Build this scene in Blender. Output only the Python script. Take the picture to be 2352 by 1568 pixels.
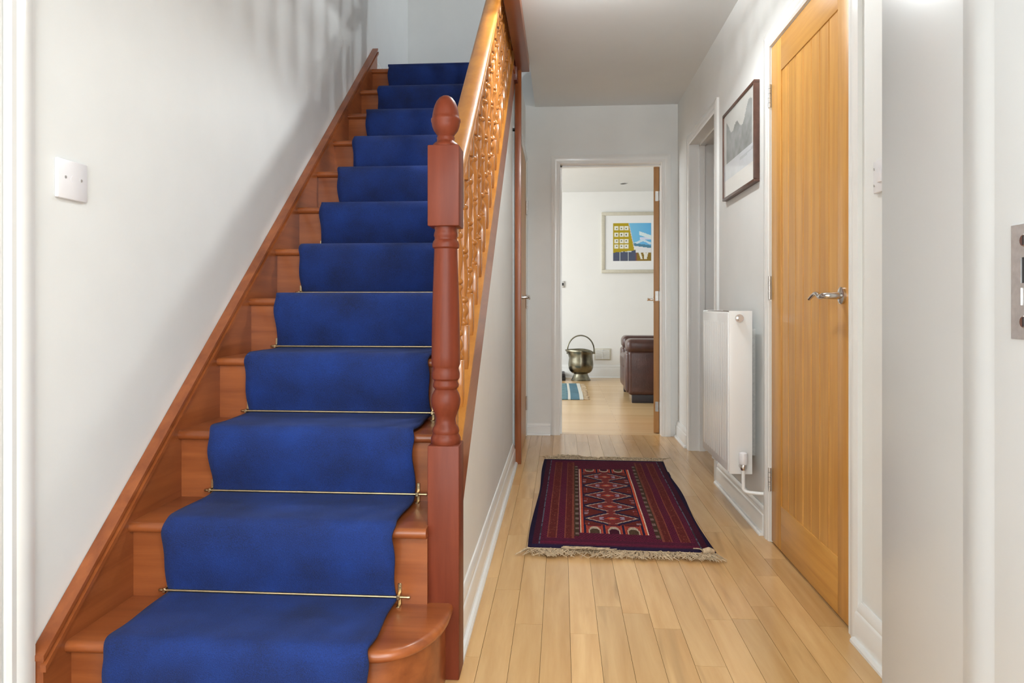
import bpy, bmesh, math, random
from mathutils import Matrix, Vector
random.seed(7)
for o in list(bpy.data.objects): bpy.data.objects.remove(o, do_unlink=True)
S = bpy.context.scene
C = S.collection

# ------------------------------------------------------------------ camera
F_PX, YAW, HORIZON, EYE = 1590.86, 0.0708, 702.06, 0.9474
cam_d = bpy.data.cameras.new('camera')
cam_d.sensor_fit = 'HORIZONTAL'; cam_d.sensor_width = 36.0
cam_d.lens = 36.0 * F_PX / 2352.0
cam_d.shift_y = -(784 - HORIZON) / 2352.0
cam_d.clip_start = 0.02
cam = bpy.data.objects.new('camera', cam_d); C.objects.link(cam)
cam.location = (0, 0, EYE); cam.rotation_euler = (math.pi / 2, 0, YAW)
S.camera = cam
# ------------------------------------------------------------------ world, lights, exposure
w = bpy.data.worlds.new('world'); S.world = w; w.use_nodes = True
w.node_tree.nodes['Background'].inputs[0].default_value = (0.80, 0.90, 1.0, 1)
w.node_tree.nodes['Background'].inputs[1].default_value = 1.0
vs = S.view_settings
vs.view_transform = 'Standard'; vs.look = 'None'; vs.exposure = 0.44; vs.gamma = 1.0
vs.use_curve_mapping = False

def area(name, loc, rot, sx, sy, power, col):
    l = bpy.data.lights.new(name, 'AREA'); l.shape = 'RECTANGLE'; l.size = sx; l.size_y = sy
    l.energy = power; l.color = col
    o = bpy.data.objects.new(name, l); C.objects.link(o); o.location = loc; o.rotation_euler = rot
    return o
# daylight through the glazed front porch (behind the camera) and the living-room window
area('porch_daylight', (0.0, -0.74, 1.22), (math.pi / 2, 0, 0), 2.2, 1.65, 46, (0.95, 0.99, 1.0))
area('living_room_daylight', (-2.9, 7.0, 1.45), (0, -math.pi / 2, 0), 1.9, 3.2, 86, (0.94, 0.98, 1.0))
area('landing_fill', (2.4, 3.6, 3.9), (0, math.pi / 2, 0), 1.2, 1.6, 3, (0.93, 0.97, 1.0))  # added fill light for the upper landing; no window stands there

# ------------------------------------------------------------------ materials
MATS = {}
def new_mat(name):
    m = bpy.data.materials.new(name); m.use_nodes = True
    MATS[name] = m
    nt = m.node_tree
    return m, nt, nt.nodes['Principled BSDF']

def plain(name, col, rough=0.5, metal=0.0, noise=0.0, nscale=40, bump=0.0, spec=0.5, bscale=None):
    m, nt, b = new_mat(name)
    b.inputs['Base Color'].default_value = (*col, 1)
    b.inputs['Roughness'].default_value = rough; b.inputs['Metallic'].default_value = metal
    b.inputs['Specular IOR Level'].default_value = spec
    tc = nt.nodes.new('ShaderNodeTexCoord')
    n = nt.nodes.new('ShaderNodeTexNoise'); n.inputs['Scale'].default_value = nscale; n.inputs['Detail'].default_value = 4
    nt.links.new(tc.outputs['Object'], n.inputs['Vector'])
    r = nt.nodes.new('ShaderNodeValToRGB')
    k = noise
    r.color_ramp.elements[0].position = 0.3; r.color_ramp.elements[1].position = 0.7
    r.color_ramp.elements[0].color = (*[c * (1 - k) for c in col], 1)
    r.color_ramp.elements[1].color = (*[min(1, c * (1 + k)) for c in col], 1)
    nt.links.new(n.outputs['Fac'], r.inputs[0]); nt.links.new(r.outputs[0], b.inputs['Base Color'])
    if bump:
        bn = nt.nodes.new('ShaderNodeTexNoise'); bn.inputs['Scale'].default_value = bscale or nscale; bn.inputs['Detail'].default_value = 3
        nt.links.new(tc.outputs['Object'], bn.inputs['Vector'])
        bp = nt.nodes.new('ShaderNodeBump'); bp.inputs['Strength'].default_value = bump; bp.inputs['Distance'].default_value = 0.004
        nt.links.new(bn.outputs['Fac'], bp.inputs['Height']); nt.links.new(bp.outputs[0], b.inputs['Normal'])
    return m

def wood(name, dark, light, axis, scale=1.0, rough=0.3, var=0.0, coat=0.0, stretch=22.0, streak=0.0):
    m, nt, b = new_mat(name)
    tc = nt.nodes.new('ShaderNodeTexCoord'); oi = nt.nodes.new('ShaderNodeObjectInfo')
    mp = nt.nodes.new('ShaderNodeMapping')
    sc = [stretch * scale] * 3; sc['XYZ'.index(axis)] = 1.6 * scale
    mp.inputs['Scale'].default_value = sc
    off = nt.nodes.new('ShaderNodeVectorMath'); off.operation = 'MULTIPLY_ADD'
    off.inputs[1].default_value = (0, 0, 0)
    mul = nt.nodes.new('ShaderNodeMath'); mul.operation = 'MULTIPLY'; mul.inputs[1].default_value = 37.0
    nt.links.new(oi.outputs['Random'], mul.inputs[0])
    add = nt.nodes.new('ShaderNodeVectorMath'); add.operation = 'ADD'
    nt.links.new(tc.outputs['Object'], mp.inputs['Vector'])
    nt.links.new(mp.outputs[0], add.inputs[0]); nt.links.new(mul.outputs[0], add.inputs[1])
    n = nt.nodes.new('ShaderNodeTexNoise'); n.inputs['Scale'].default_value = 1.0; n.inputs['Detail'].default_value = 5
    n.inputs['Roughness'].default_value = 0.6; n.inputs['Distortion'].default_value = 0.35
    nt.links.new(add.outputs[0], n.inputs['Vector'])
    r = nt.nodes.new('ShaderNodeValToRGB')
    r.color_ramp.elements[0].position = 0.28; r.color_ramp.elements[1].position = 0.68
    r.color_ramp.elements[0].color = (*dark, 1); r.color_ramp.elements[1].color = (*light, 1)
    nt.links.new(n.outputs['Fac'], r.inputs[0])
    colour = r.outputs[0]
    if streak:      # sparse dark mineral streaks running with the grain
        ms = nt.nodes.new('ShaderNodeMapping'); q = [11.0] * 3; q['XYZ'.index(axis)] = 1.1; ms.inputs['Scale'].default_value = q
        nt.links.new(tc.outputs['Object'], ms.inputs['Vector'])
        a2 = nt.nodes.new('ShaderNodeVectorMath'); a2.operation = 'ADD'
        nt.links.new(ms.outputs[0], a2.inputs[0]); nt.links.new(mul.outputs[0], a2.inputs[1])
        n2 = nt.nodes.new('ShaderNodeTexNoise'); n2.inputs['Scale'].default_value = 1.0; n2.inputs['Detail'].default_value = 3
        n2.inputs['Distortion'].default_value = 0.8
        nt.links.new(a2.outputs[0], n2.inputs['Vector'])
        m2 = nt.nodes.new('ShaderNodeMapRange'); m2.inputs['From Min'].default_value = 0.60; m2.inputs['From Max'].default_value = 0.74
        m2.inputs['To Max'].default_value = streak
        nt.links.new(n2.outputs['Fac'], m2.inputs['Value'])
        mx = nt.nodes.new('ShaderNodeMix'); mx.data_type = 'RGBA'
        nt.links.new(m2.outputs[0], mx.inputs['Factor']); nt.links.new(colour, mx.inputs['A'])
        mx.inputs['B'].default_value = (*[x * .55 for x in dark], 1); colour = mx.outputs['Result']
    hs = nt.nodes.new('ShaderNodeHueSaturation')
    mr = nt.nodes.new('ShaderNodeMapRange'); mr.inputs['To Min'].default_value = 1 - var; mr.inputs['To Max'].default_value = 1 + var
    nt.links.new(oi.outputs['Random'], mr.inputs['Value']); nt.links.new(mr.outputs[0], hs.inputs['Value'])
    nt.links.new(colour, hs.inputs['Color']); nt.links.new(hs.outputs[0], b.inputs['Base Color'])
    b.inputs['Roughness'].default_value = rough
    b.inputs['Coat Weight'].default_value = coat; b.inputs['Coat Roughness'].default_value = 0.15
    bp = nt.nodes.new('ShaderNodeBump'); bp.inputs['Strength'].default_value = 0.08; bp.inputs['Distance'].default_value = 0.002
    nt.links.new(n.outputs['Fac'], bp.inputs['Height']); nt.links.new(bp.outputs[0], b.inputs['Normal'])
    return m

WALL = plain('wall_paint', (0.79, 0.80, 0.785), 0.55, noise=0.015, nscale=6, bump=0.03, bscale=160, spec=0.3)
CEIL = plain('ceiling_paint', (0.80, 0.82, 0.825), 0.6, noise=0.01, nscale=5, spec=0.3)
GLOSS = plain('gloss_white_paint', (0.82, 0.82, 0.80), 0.18, noise=0.01, nscale=8, spec=0.5)
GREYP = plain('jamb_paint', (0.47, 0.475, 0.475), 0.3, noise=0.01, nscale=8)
LWALL = plain('living_wall_paint', (0.84, 0.84, 0.82), 0.6, noise=0.01, nscale=5)
PLASTIC = plain('white_plastic', (0.80, 0.79, 0.81), 0.3, noise=0.01)
RAD = plain('radiator_enamel', (0.84, 0.84, 0.83), 0.25, noise=0.008, nscale=5)
MAH = {a: wood('mahogany_' + a, (0.19, 0.046, 0.012), (0.34, 0.098, 0.027), a, 1.0, 0.30, 0.05, 0.12) for a in 'XYZ'}
RAILW = wood('handrail_mahogany', (0.38, 0.135, 0.018), (0.52, 0.215, 0.034), 'Y', 1.0, 0.36, 0.02, 0.08)
SPIN = wood('spindle_mahogany', (0.34, 0.115, 0.018), (0.46, 0.17, 0.030), 'Z', 1.0, 0.2, 0.05, 0.3)
NEWEL = wood('newel_mahogany', (0.115, 0.020, 0.0075), (0.175, 0.035, 0.014), 'Z', 1.3, 0.45, 0.0, 0.04)
NEWEL.node_tree.nodes['Principled BSDF'].inputs['Specular IOR Level'].default_value = 0.22
OAK = {a: wood('oak_' + a, (0.48, 0.22, 0.042), (0.64, 0.335, 0.08), a, 1.0, 0.38, 0.08, 0.1, stretch=26) for a in 'YZ'}
OAKE = wood('oak_edge', (0.36, 0.17, 0.06), (0.48, 0.25, 0.09), 'Z', 1.0, 0.45)
FLOORW = wood('maple_plank', (0.53, 0.30, 0.115), (0.69, 0.445, 0.205), 'Y', 0.8, 0.22, 0.10, 0.15, stretch=16, streak=0.55)
JOINT = plain('joint_dark', (0.10, 0.05, 0.02), 0.8)
CHROME = plain('satin_chrome', (0.62, 0.60, 0.58), 0.22, 1.0, noise=0.02)
STEEL = plain('brushed_steel', (0.66, 0.66, 0.65), 0.42, 0.85, noise=0.08, nscale=120)
HINGE = plain('hinge_steel', (0.34, 0.33, 0.31), 0.35, 0.9, noise=0.08)
BRASS = plain('aged_brass_rod', (0.55, 0.42, 0.24), 0.32, 1.0, noise=0.1)
PEWTER = plain('scuttle_pewter', (0.20, 0.185, 0.135), 0.26, 1.0, noise=0.3, nscale=14, bump=0.1, bscale=25)
BLACK = plain('black_hole', (0.012, 0.011, 0.012), 0.6)
LEATHER = plain('brown_leather', (0.066, 0.026, 0.020), 0.30, noise=0.25, nscale=9, bump=0.25, bscale=60)
DARKP = plain('dark_plinth', (0.02, 0.016, 0.02), 0.5)
FRINGE = plain('wool_fringe', (0.52, 0.40, 0.26), 0.9, noise=0.25, nscale=60)
FRAMED = plain('picture_frame_brown', (0.10, 0.045, 0.03), 0.35, noise=0.2)
FRAMEC = plain('picture_frame_champagne', (0.60, 0.57, 0.47), 0.35, noise=0.04)
MOUNT = plain('mount_card', (0.86, 0.87, 0.87), 0.8)
SHADE = plain('lamp_shade_metal', (0.75, 0.74, 0.70), 0.4, noise=0.02)
GLASSM, nt_, b_ = new_mat('window_glass')
b_.inputs['Transmission Weight'].default_value = 1.0; b_.inputs['Roughness'].default_value = 0.0; b_.inputs['IOR'].default_value = 1.02

# living-room floor: boards laid across the room
m, nt, b = new_mat('maple_boards_across'); LFLOOR = m
tc = nt.nodes.new('ShaderNodeTexCoord'); br = nt.nodes.new('ShaderNodeTexBrick')
br.inputs['Scale'].default_value = 1.0; br.inputs['Brick Width'].default_value = 0.9; br.inputs['Row Height'].default_value = 0.08
br.inputs['Mortar Size'].default_value = 0.0012; br.inputs['Color1'].default_value = (0.62, 0.41, 0.20, 1)
br.inputs['Color2'].default_value = (0.70, 0.48, 0.25, 1); br.inputs['Mortar'].default_value = (0.40, 0.24, 0.10, 1)
nt.links.new(tc.outputs['Object'], br.inputs['Vector']); nt.links.new(br.outputs[0], b.inputs['Base Color'])
b.inputs['Roughness'].default_value = 0.22

# blue carpet
m, nt, b = new_mat('blue_carpet'); CARPET = m
tc = nt.nodes.new('ShaderNodeTexCoord')
n1 = nt.nodes.new('ShaderNodeTexNoise'); n1.inputs['Scale'].default_value = 7; n1.inputs['Detail'].default_value = 6
n2 = nt.nodes.new('ShaderNodeTexNoise'); n2.inputs['Scale'].default_value = 420; n2.inputs['Detail'].default_value = 2
mx = nt.nodes.new('ShaderNodeMath'); mx.operation = 'MULTIPLY_ADD'; mx.inputs[1].default_value = 0.45
nt.links.new(tc.outputs['Object'], n1.inputs['Vector']); nt.links.new(tc.outputs['Object'], n2.inputs['Vector'])
ml = nt.nodes.new('ShaderNodeMath'); ml.operation = 'MULTIPLY'; ml.inputs[1].default_value = 0.55
nt.links.new(n1.outputs['Fac'], ml.inputs[0]); nt.links.new(n2.outputs['Fac'], mx.inputs[0]); nt.links.new(ml.outputs[0], mx.inputs[2])
r = nt.nodes.new('ShaderNodeValToRGB')
r.color_ramp.elements[0].position = 0.36; r.color_ramp.elements[1].position = 0.66
r.color_ramp.elements[0].color = (0.0006, 0.0080, 0.058, 1); r.color_ramp.elements[1].color = (0.0026, 0.030, 0.195, 1)
nt.links.new(mx.outputs[0], r.inputs[0]); nt.links.new(r.outputs[0], b.inputs['Base Color'])
b.inputs['Roughness'].default_value = 0.9; b.inputs['Sheen Weight'].default_value = 0.05; b.inputs['Sheen Tint'].default_value = (0.35, 0.5, 1, 1)
bp = nt.nodes.new('ShaderNodeBump'); bp.inputs['Strength'].default_value = 0.6; bp.inputs['Distance'].default_value = 0.003
nt.links.new(n2.outputs['Fac'], bp.inputs['Height']); nt.links.new(bp.outputs[0], b.inputs['Normal'])

def attr_mat(name, rough, fuzz=0.0, spec=0.3):
    m, nt, b = new_mat(name)
    at = nt.nodes.new('ShaderNodeAttribute'); at.attribute_name = 'dye'
    tc = nt.nodes.new('ShaderNodeTexCoord')
    n = nt.nodes.new('ShaderNodeTexNoise'); n.inputs['Scale'].default_value = 260; n.inputs['Detail'].default_value = 2
    nt.links.new(tc.outputs['Object'], n.inputs['Vector'])
    hs = nt.nodes.new('ShaderNodeHueSaturation')
    mr = nt.nodes.new('ShaderNodeMapRange'); mr.inputs['To Min'].default_value = 1 - fuzz; mr.inputs['To Max'].default_value = 1 + fuzz
    nt.links.new(n.outputs['Fac'], mr.inputs['Value']); nt.links.new(mr.outputs[0], hs.inputs['Value'])
    nt.links.new(at.outputs['Color'], hs.inputs['Color']); nt.links.new(hs.outputs[0], b.inputs['Base Color'])
    b.inputs['Roughness'].default_value = rough; b.inputs['Specular IOR Level'].default_value = spec
    if fuzz > 0.1:
        bp = nt.nodes.new('ShaderNodeBump'); bp.inputs['Strength'].default_value = 0.5; bp.inputs['Distance'].default_value = 0.002
        nt.links.new(n.outputs['Fac'], bp.inputs['Height']); nt.links.new(bp.outputs[0], b.inputs['Normal'])
    return m
RUGM = attr_mat('rug_wool', 0.92, 0.35, 0.1)
PRINT = attr_mat('printed_paper', 0.6, 0.03)
PRINTG = attr_mat('print_under_glass', 0.12, 0.03, 0.5)

# ------------------------------------------------------------------ mesh helpers
WORLD = {}
def V(o): return WORLD.get(o.name, Vector((0, 0, 0)))
def link(name, mesh, mat, parent=None, loc=(0, 0, 0)):
    if mat is not None and not mesh.materials: mesh.materials.append(mat)
    o = bpy.data.objects.new(name, mesh); C.objects.link(o)
    loc = Vector(loc)
    if parent is not None:
        o.parent = parent; o.location = loc - V(parent)
    else: o.location = loc
    WORLD[o.name] = loc
    return o
def to_mesh(bm, name, smooth=False, M=None, angle=None):
    if M is not None: bm.transform(M)
    bmesh.ops.recalc_face_normals(bm, faces=bm.faces)
    me = bpy.data.meshes.new(name); bm.to_mesh(me); bm.free()
    if smooth:
        me.polygons.foreach_set('use_smooth', [True] * len(me.polygons))
        me.set_sharp_from_angle(angle=angle if angle is not None else math.radians(40))
    return me
def box_into(bm, x0, x1, y0, y1, z0, z1, bevel=0.0, seg=2):
    t = bmesh.new() if bevel else bm
    v = [t.verts.new((x, y, z)) for x in (x0, x1) for y in (y0, y1) for z in (z0, z1)]
    for f in ((0, 1, 3, 2), (4, 6, 7, 5), (0, 4, 5, 1), (2, 3, 7, 6), (0, 2, 6, 4), (1, 5, 7, 3)):
        t.faces.new([v[i] for i in f])
    if bevel:
        bmesh.ops.recalc_face_normals(t, faces=t.faces)
        bmesh.ops.bevel(t, geom=t.edges[:] , offset=bevel, segments=seg, profile=0.5, affect='EDGES')
        me = bpy.data.meshes.new('tmp'); t.to_mesh(me); t.free(); bm.from_mesh(me); bpy.data.meshes.remove(me)
def prism_into(bm, pts, a0, a1, axis='X'):
    """extrude polygon pts; axis X: pts are (y,z); axis Y: (x,z); axis Z: (x,y)"""
    def mk(p, a):
        return {'X': (a, p[0], p[1]), 'Y': (p[0], a, p[1]), 'Z': (p[0], p[1], a)}[axis]
    A = [bm.verts.new(mk(p, a0)) for p in pts]; B = [bm.verts.new(mk(p, a1)) for p in pts]
    n = len(pts)
    bm.faces.new(A); bm.faces.new(B[::-1])
    for i in range(n): bm.faces.new((A[i], B[i], B[(i + 1) % n], A[(i + 1) % n]))
def lathe_into(bm, prof, cx=0, cy=0, seg=24):
    rings = []
    for r, z in prof:
        if r < 1e-5: rings.append([bm.verts.new((cx, cy, z))])
        else: rings.append([bm.verts.new((cx + r * math.cos(2 * math.pi * k / seg), cy + r * math.sin(2 * math.pi * k / seg), z)) for k in range(seg)])
    for a, b in zip(rings, rings[1:]):
        if len(a) == 1 and len(b) == 1: continue
        for k in range(seg):
            k2 = (k + 1) % seg
            if len(a) == 1: bm.faces.new((a[0], b[k2], b[k]))
            elif len(b) == 1: bm.faces.new((a[k], a[k2], b[0]))
            else: bm.faces.new((a[k], a[k2], b[k2], b[k]))
    if prof[0] == prof[-1]:
        bmesh.ops.remove_doubles(bm, verts=rings[0] + rings[-1], dist=1e-6); return
    if len(rings[0]) > 1: bm.faces.new(rings[0][::-1])
    if len(rings[-1]) > 1: bm.faces.new(rings[-1])
def tube_into(bm, pts, rad, seg=10, closed_ends=True):
    pts = [Vector(p) for p in pts]; n = len(pts)
    rads = rad if isinstance(rad, (list, tuple)) else [rad] * n
    rings = []; up = Vector((0, 0, 1)); prev = None
    for i, p in enumerate(pts):
        t = (pts[min(i + 1, n - 1)] - pts[max(i - 1, 0)]).normalized()
        if prev is None:
            a = up if abs(t.dot(up)) < 0.9 else Vector((1, 0, 0))
            u = (a - t * a.dot(t)).normalized()
        else:
            u = (prev - t * prev.dot(t)).normalized()
        prev = u; v = t.cross(u)
        rings.append([bm.verts.new(p + (u * math.cos(2 * math.pi * k / seg) + v * math.sin(2 * math.pi * k / seg)) * rads[i]) for k in range(seg)])
    for a, b in zip(rings, rings[1:]):
        for k in range(seg): bm.faces.new((a[k], a[(k + 1) % seg], b[(k + 1) % seg], b[k]))
    if closed_ends: bm.faces.new(rings[0][::-1]); bm.faces.new(rings[-1])
def tag(o, label=None, cat=None, group=None, kind=None):
    if label: o['label'] = label
    if cat: o['category'] = cat
    if group: o['group'] = group
    if kind: o['kind'] = kind
    return o
def empty(name, loc, label, cat, group=None, kind=None):
    o = bpy.data.objects.new(name, None); C.objects.link(o); o.location = loc; o.empty_display_size = 0.1
    WORLD[o.name] = Vector(loc)
    return tag(o, label, cat, group, kind)
def box(name, x0, x1, y0, y1, z0, z1, mat, parent=None, bevel=0.0, seg=2, smooth=None):
    bm = bmesh.new(); box_into(bm, x0, x1, y0, y1, z0, z1, bevel, seg)
    return link(name, to_mesh(bm, name, bool(bevel) if smooth is None else smooth), mat, parent)
def boxes(name, lst, mat, parent=None, bevel=0.0):
    bm = bmesh.new()
    for a in lst: box_into(bm, *a, bevel)
    return link(name, to_mesh(bm, name, bool(bevel)), mat, parent)
def prism(name, pts, a0, a1, axis, mat, parent=None, smooth=False):
    bm = bmesh.new(); prism_into(bm, pts, a0, a1, axis)
    return link(name, to_mesh(bm, name, smooth), mat, parent)
def tube(name, pts, rad, mat, parent=None, seg=10):
    bm = bmesh.new(); tube_into(bm, pts, rad, seg)
    return link(name, to_mesh(bm, name, True, angle=math.radians(60)), mat, parent)
def lathe(name, prof, cx, cy, mat, parent=None, seg=24):
    bm = bmesh.new(); lathe_into(bm, prof, cx, cy, seg)
    return link(name, to_mesh(bm, name, True, angle=math.radians(35)), mat, parent)
def struct(o, label, cat): return tag(o, label, cat, kind='structure')
def smooth_curve(P, n=6):
    """Catmull-Rom through P"""
    P = [Vector(p) for p in P]; out = []
    for i in range(len(P) - 1):
        p0 = P[max(i - 1, 0)]; p1 = P[i]; p2 = P[i + 1]; p3 = P[min(i + 2, len(P) - 1)]
        for k in range(n):
            t = k / n
            out.append(0.5 * ((2 * p1) + (p2 - p0) * t + (2 * p0 - 5 * p1 + 4 * p2 - p3) * t * t + (3 * p1 - p0 - 3 * p2 + p3) * t ** 3))
    out.append(P[-1]); return out

# ------------------------------------------------------------------ key dimensions (metres, from the photograph's perspective)
XW_L = -1.14          # left wall face
XW_R = 0.845          # right wall face
Y_END = 5.10          # end wall face
Z_C = 2.41            # hall ceiling
Z_UP = 2.73           # upper floor
Z_TOP = 5.0           # upper ceiling
N1, G, R = 1.4755, 0.2288, 0.1949   # first nosing, going, rise
XS_L, XS_R = -1.109, -0.315         # between the strings
def pitch(y): return R + (y - N1) * R / G
Y_NIB0, Y_NIB1, X_NIB = 0.70, 1.122, 0.50

# ------------------------------------------------------------------ structure
struct(boxes('wall_left', [(XW_L - .12, XW_L, -2.3, 5.3, -0.02, Z_TOP)], WALL), 'plain cream-white wall beside the staircase', 'wall')
D0, D1, DT = 2.085, 2.845, 1.981     # oak door
E0, E1, ET = 3.85, 4.60, 2.0         # side doorway
struct(boxes('wall_right', [
    (XW_R, XW_R + .145, Y_NIB1, D0 - .035, -.02, Z_C + .02), (XW_R, XW_R + .145, D0 - .035, D1 + .035, DT + .035, Z_C + .02),
    (XW_R, XW_R + .145, D1 + .035, E0 - .005, -.02, Z_C + .02), (XW_R, XW_R + .145, E0 - .005, E1 + .03, ET + .03, Z_C + .02),
    (XW_R, XW_R + .145, E1 + .03, 5.22, -.02, Z_C + .02)], WALL), 'white hall wall with the oak door, picture and radiator', 'wall')
O0, O1, OT = -0.006, 0.727, 1.985    # end doorway
struct(boxes('wall_end', [
    (-1.26, O0 - .03, Y_END, Y_END + .12, -.02, Z_TOP), (O1 + .03, 2.6, Y_END, Y_END + .12, -.02, Z_TOP),
    (O0 - .03, O1 + .03, Y_END, Y_END + .12, OT + .03, Z_TOP)], WALL), 'white wall at the end of the hall around the open doorway', 'wall')
struct(boxes('wall_front', [
    (X_NIB + .03, XW_R + .145, Y_NIB0, Y_NIB1, -.02, Z_C + .02), (XW_L, X_NIB + .03, Y_NIB0, Y_NIB1, 2.03, Z_C + .02),
    (XW_R + .145, 2.2, Y_NIB1 - .1, Y_NIB1, -.02, Z_C + .02)], WALL), 'short white wall with the doorway the hall is entered by', 'wall')
struct(boxes('ceiling', [(-0.19, 2.6, Y_NIB1, Y_END, Z_C, Z_UP - .02), (XW_L, -0.19, Y_NIB1, 1.45, Z_C, Z_UP - .02), (-1.26, 2.6, -2.3, Y_NIB1, Z_C, Z_UP - .02)], CEIL), 'flat white hall ceiling', 'ceiling')
struct(boxes('floor_upper', [(-0.19, 2.6, 1.0, Y_END, Z_UP - .02, Z_UP), (XW_L, -0.19, 1.0, 1.45, Z_UP - .02, Z_UP)], JOINT), 'landing floor above the hall ceiling', 'floor')
struct(boxes('wall_upper', [(2.5, 2.6, 1.0, Y_END, Z_UP, Z_TOP), (XW_L, 2.6, .9, 1.0, Z_UP, Z_TOP)], WALL), 'white walls of the upper landing', 'wall')
struct(boxes('ceiling_upper', [(-1.26, 2.6, .9, 5.22, Z_TOP, Z_TOP + .1)], CEIL), 'white ceiling above the landing', 'ceiling')
# vestibule behind the camera
struct(boxes('wall_porch', [(2.1, 2.2, -.9, Y_NIB1 - .1, -.02, Z_C + .02), (-1.14, -1.1, -.9, -.8, -.02, Z_C), (1.1, 2.1, -.9, -.8, -.02, Z_C),
    (-1.1, 1.1, -.9, -.8, -.02, .34), (-1.1, 1.1, -.9, -.8, 2.1, Z_C)], WALL), 'white porch walls with a wide glazed opening', 'wall')
wn = empty('window_1', (0, -.85, .34), 'wide white framed porch window', 'window', kind='structure')
for a in [(-1.1, 1.1, -.88, -.82, .34, .40), (-1.1, 1.1, -.88, -.82, 2.04, 2.1), (-1.1, -1.04, -.88, -.82, .40, 2.04), (1.04, 1.1, -.88, -.82, .40, 2.04), (-.03, .03, -.88, -.82, .40, 2.04)]:
    box('window_frame', *a, GLOSS, wn)
for a in ((-1.04, -.03), (.03, 1.04)): box('pane', a[0], a[1], -.853, -.847, .40, 2.04, GLASSM, wn)
# living room
struct(boxes('wall_living_room', [
    (-3.12, 2.72, 9.2, 9.32, -.02, 2.47), (2.6, 2.72, 5.22, 9.2, -.02, 2.47), (-3.0, -1.26, 5.1, 5.22, -.02, 2.47),
    (-3.12, -3.0, 5.22, 5.5, -.02, 2.47), (-3.12, -3.0, 8.6, 9.2, -.02, 2.47), (-3.12, -3.0, 5.5, 8.6, -.02, .5), (-3.12, -3.0, 5.5, 8.6, 2.35, 2.47)], LWALL), 'bright white living-room walls beyond the doorway', 'wall')
wn = empty('window_2', (-3.06, 7.0, .5), 'wide white framed living-room window', 'window', kind='structure')
for a in [(5.5, 8.6, .5, .56), (5.5, 8.6, 2.29, 2.35), (5.5, 5.56, .56, 2.29), (8.54, 8.6, .56, 2.29), (7.02, 7.08, .56, 2.29)]:
    box('window_frame', -3.09, -3.03, a[0], a[1], a[2], a[3], GLOSS, wn)
for a in ((5.56, 7.02), (7.08, 8.54)): box('pane', -3.063, -3.057, a[0], a[1], .56, 2.29, GLASSM, wn)
struct(boxes('ceiling_living_room', [(-3.12, 2.72, 5.22, 9.32, 2.45, 2.57)], CEIL), 'white living-room ceiling beyond the doorway', 'ceiling')
struct(boxes('floor_living_room', [(-3.12, 2.72, Y_END + .03, 9.32, -.10, 0.0)], LFLOOR), 'pale wood living-room floor laid crosswise', 'floor')
# side room behind the right-hand doorway
struct(boxes('wall_side_room', [(.99, 2.6, 5.12, 5.14, -.02, 2.41), (2.5, 2.6, 2.9, 5.1, -.02, 2.41), (.99, 2.6, 2.8, 2.9, -.02, 2.41)], WALL), 'white walls of the side room', 'wall')
# floors ------------------------------------------------------------
fl = box('floor', -1.3, 2.6, -2.3, Y_END + .03, -.10, -.012, JOINT)
struct(fl, 'honey-coloured strip wood hall floor', 'floor')
box('plank_field', -1.3, 2.6, -2.3, 1.30, -.012, 0.0, FLOORW, fl)['kind'] = 'stuff'
box('plank_field', XW_R, 2.5, 1.30, Y_END + .03, -.012, 0.0, FLOORW, fl)['kind'] = 'stuff'
PW = 0.0815
k = 0; x = -0.30
while x < XW_R:
    x1 = min(x + PW, XW_R)
    y = 1.30 - random.uniform(0, .5)
    while y < Y_END + .03:
        L = random.choice((.55, .72, .86, 1.05, 1.25)); y1 = min(y + L, Y_END + .03)
        if Y_END + .03 - y1 < .15: y1 = Y_END + .03
        ys = max(y, 1.30)
        if y1 - ys > .02:
            bm = bmesh.new(); box_into(bm, x + .0005, x1 - .0005, ys + .0005, y1 - .0005, -.012, random.uniform(-.0004, 0))
            link('plank', to_mesh(bm, 'plank'), FLOORW, fl)
        y = y1
    x = x1

# skirtings ----------------------------------------------------------
def skirting(name, p0, p1, face, h, label, mat=GLOSS, t=.018):
    """face: unit vector pointing into the room; p0,p1 on the wall face"""
    prof = [(0, 0), (t, 0), (t, h * .70), (t * .86, h * .74), (t * .72, h * .76), (t * .72, h * .84), (t * .55, h * .90), (t * .4, h * .97), (t * .25, h), (0, h)]
    bm = bmesh.new(); A = []; B = []
    for d, z in prof:
        A.append(bm.verts.new((p0[0] + face[0] * d, p0[1] + face[1] * d, p0[2] + z))); B.append(bm.verts.new((p1[0] + face[0] * d, p1[1] + face[1] * d, p1[2] + z)))
    n = len(prof); bm.faces.new(A); bm.faces.new(B[::-1])
    for i in range(n): bm.faces.new((A[i], B[i], B[(i + 1) % n], A[(i + 1) % n]))
    # quarter bead along the foot
    for s in range(1):
        pr = [(t, 0), (t + .014, 0), (t + .013, .007), (t + .008, .013), (t, .014)]
        A = [bm.verts.new((p0[0] + face[0] * d, p0[1] + face[1] * d, p0[2] + z)) for d, z in pr]; B = [bm.verts.new((p1[0] + face[0] * d, p1[1] + face[1] * d, p1[2] + z)) for d, z in pr]
        bm.faces.new(A); bm.faces.new(B[::-1])
        for i in range(5): bm.faces.new((A[i], B[i], B[(i + 1) % 5], A[(i + 1) % 5]))
    return struct(link(name, to_mesh(bm, name, True, angle=math.radians(30)), mat), label, 'skirting board')
skirting('baseboard_stair_side', (-.290, 1.80, 0), (-.290, 4.135, 0), (1, 0), .125, 'white skirting board under the stair panel')
skirting('baseboard_right_near', (XW_R, Y_NIB1, 0), (XW_R, 2.02, 0), (-1, 0), .115, 'white skirting board beside the oak door frame')
skirting('baseboard_right_middle', (XW_R, 2.92, 0), (XW_R, 3.772, 0), (-1, 0), .115, 'white skirting board under the radiator')
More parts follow.
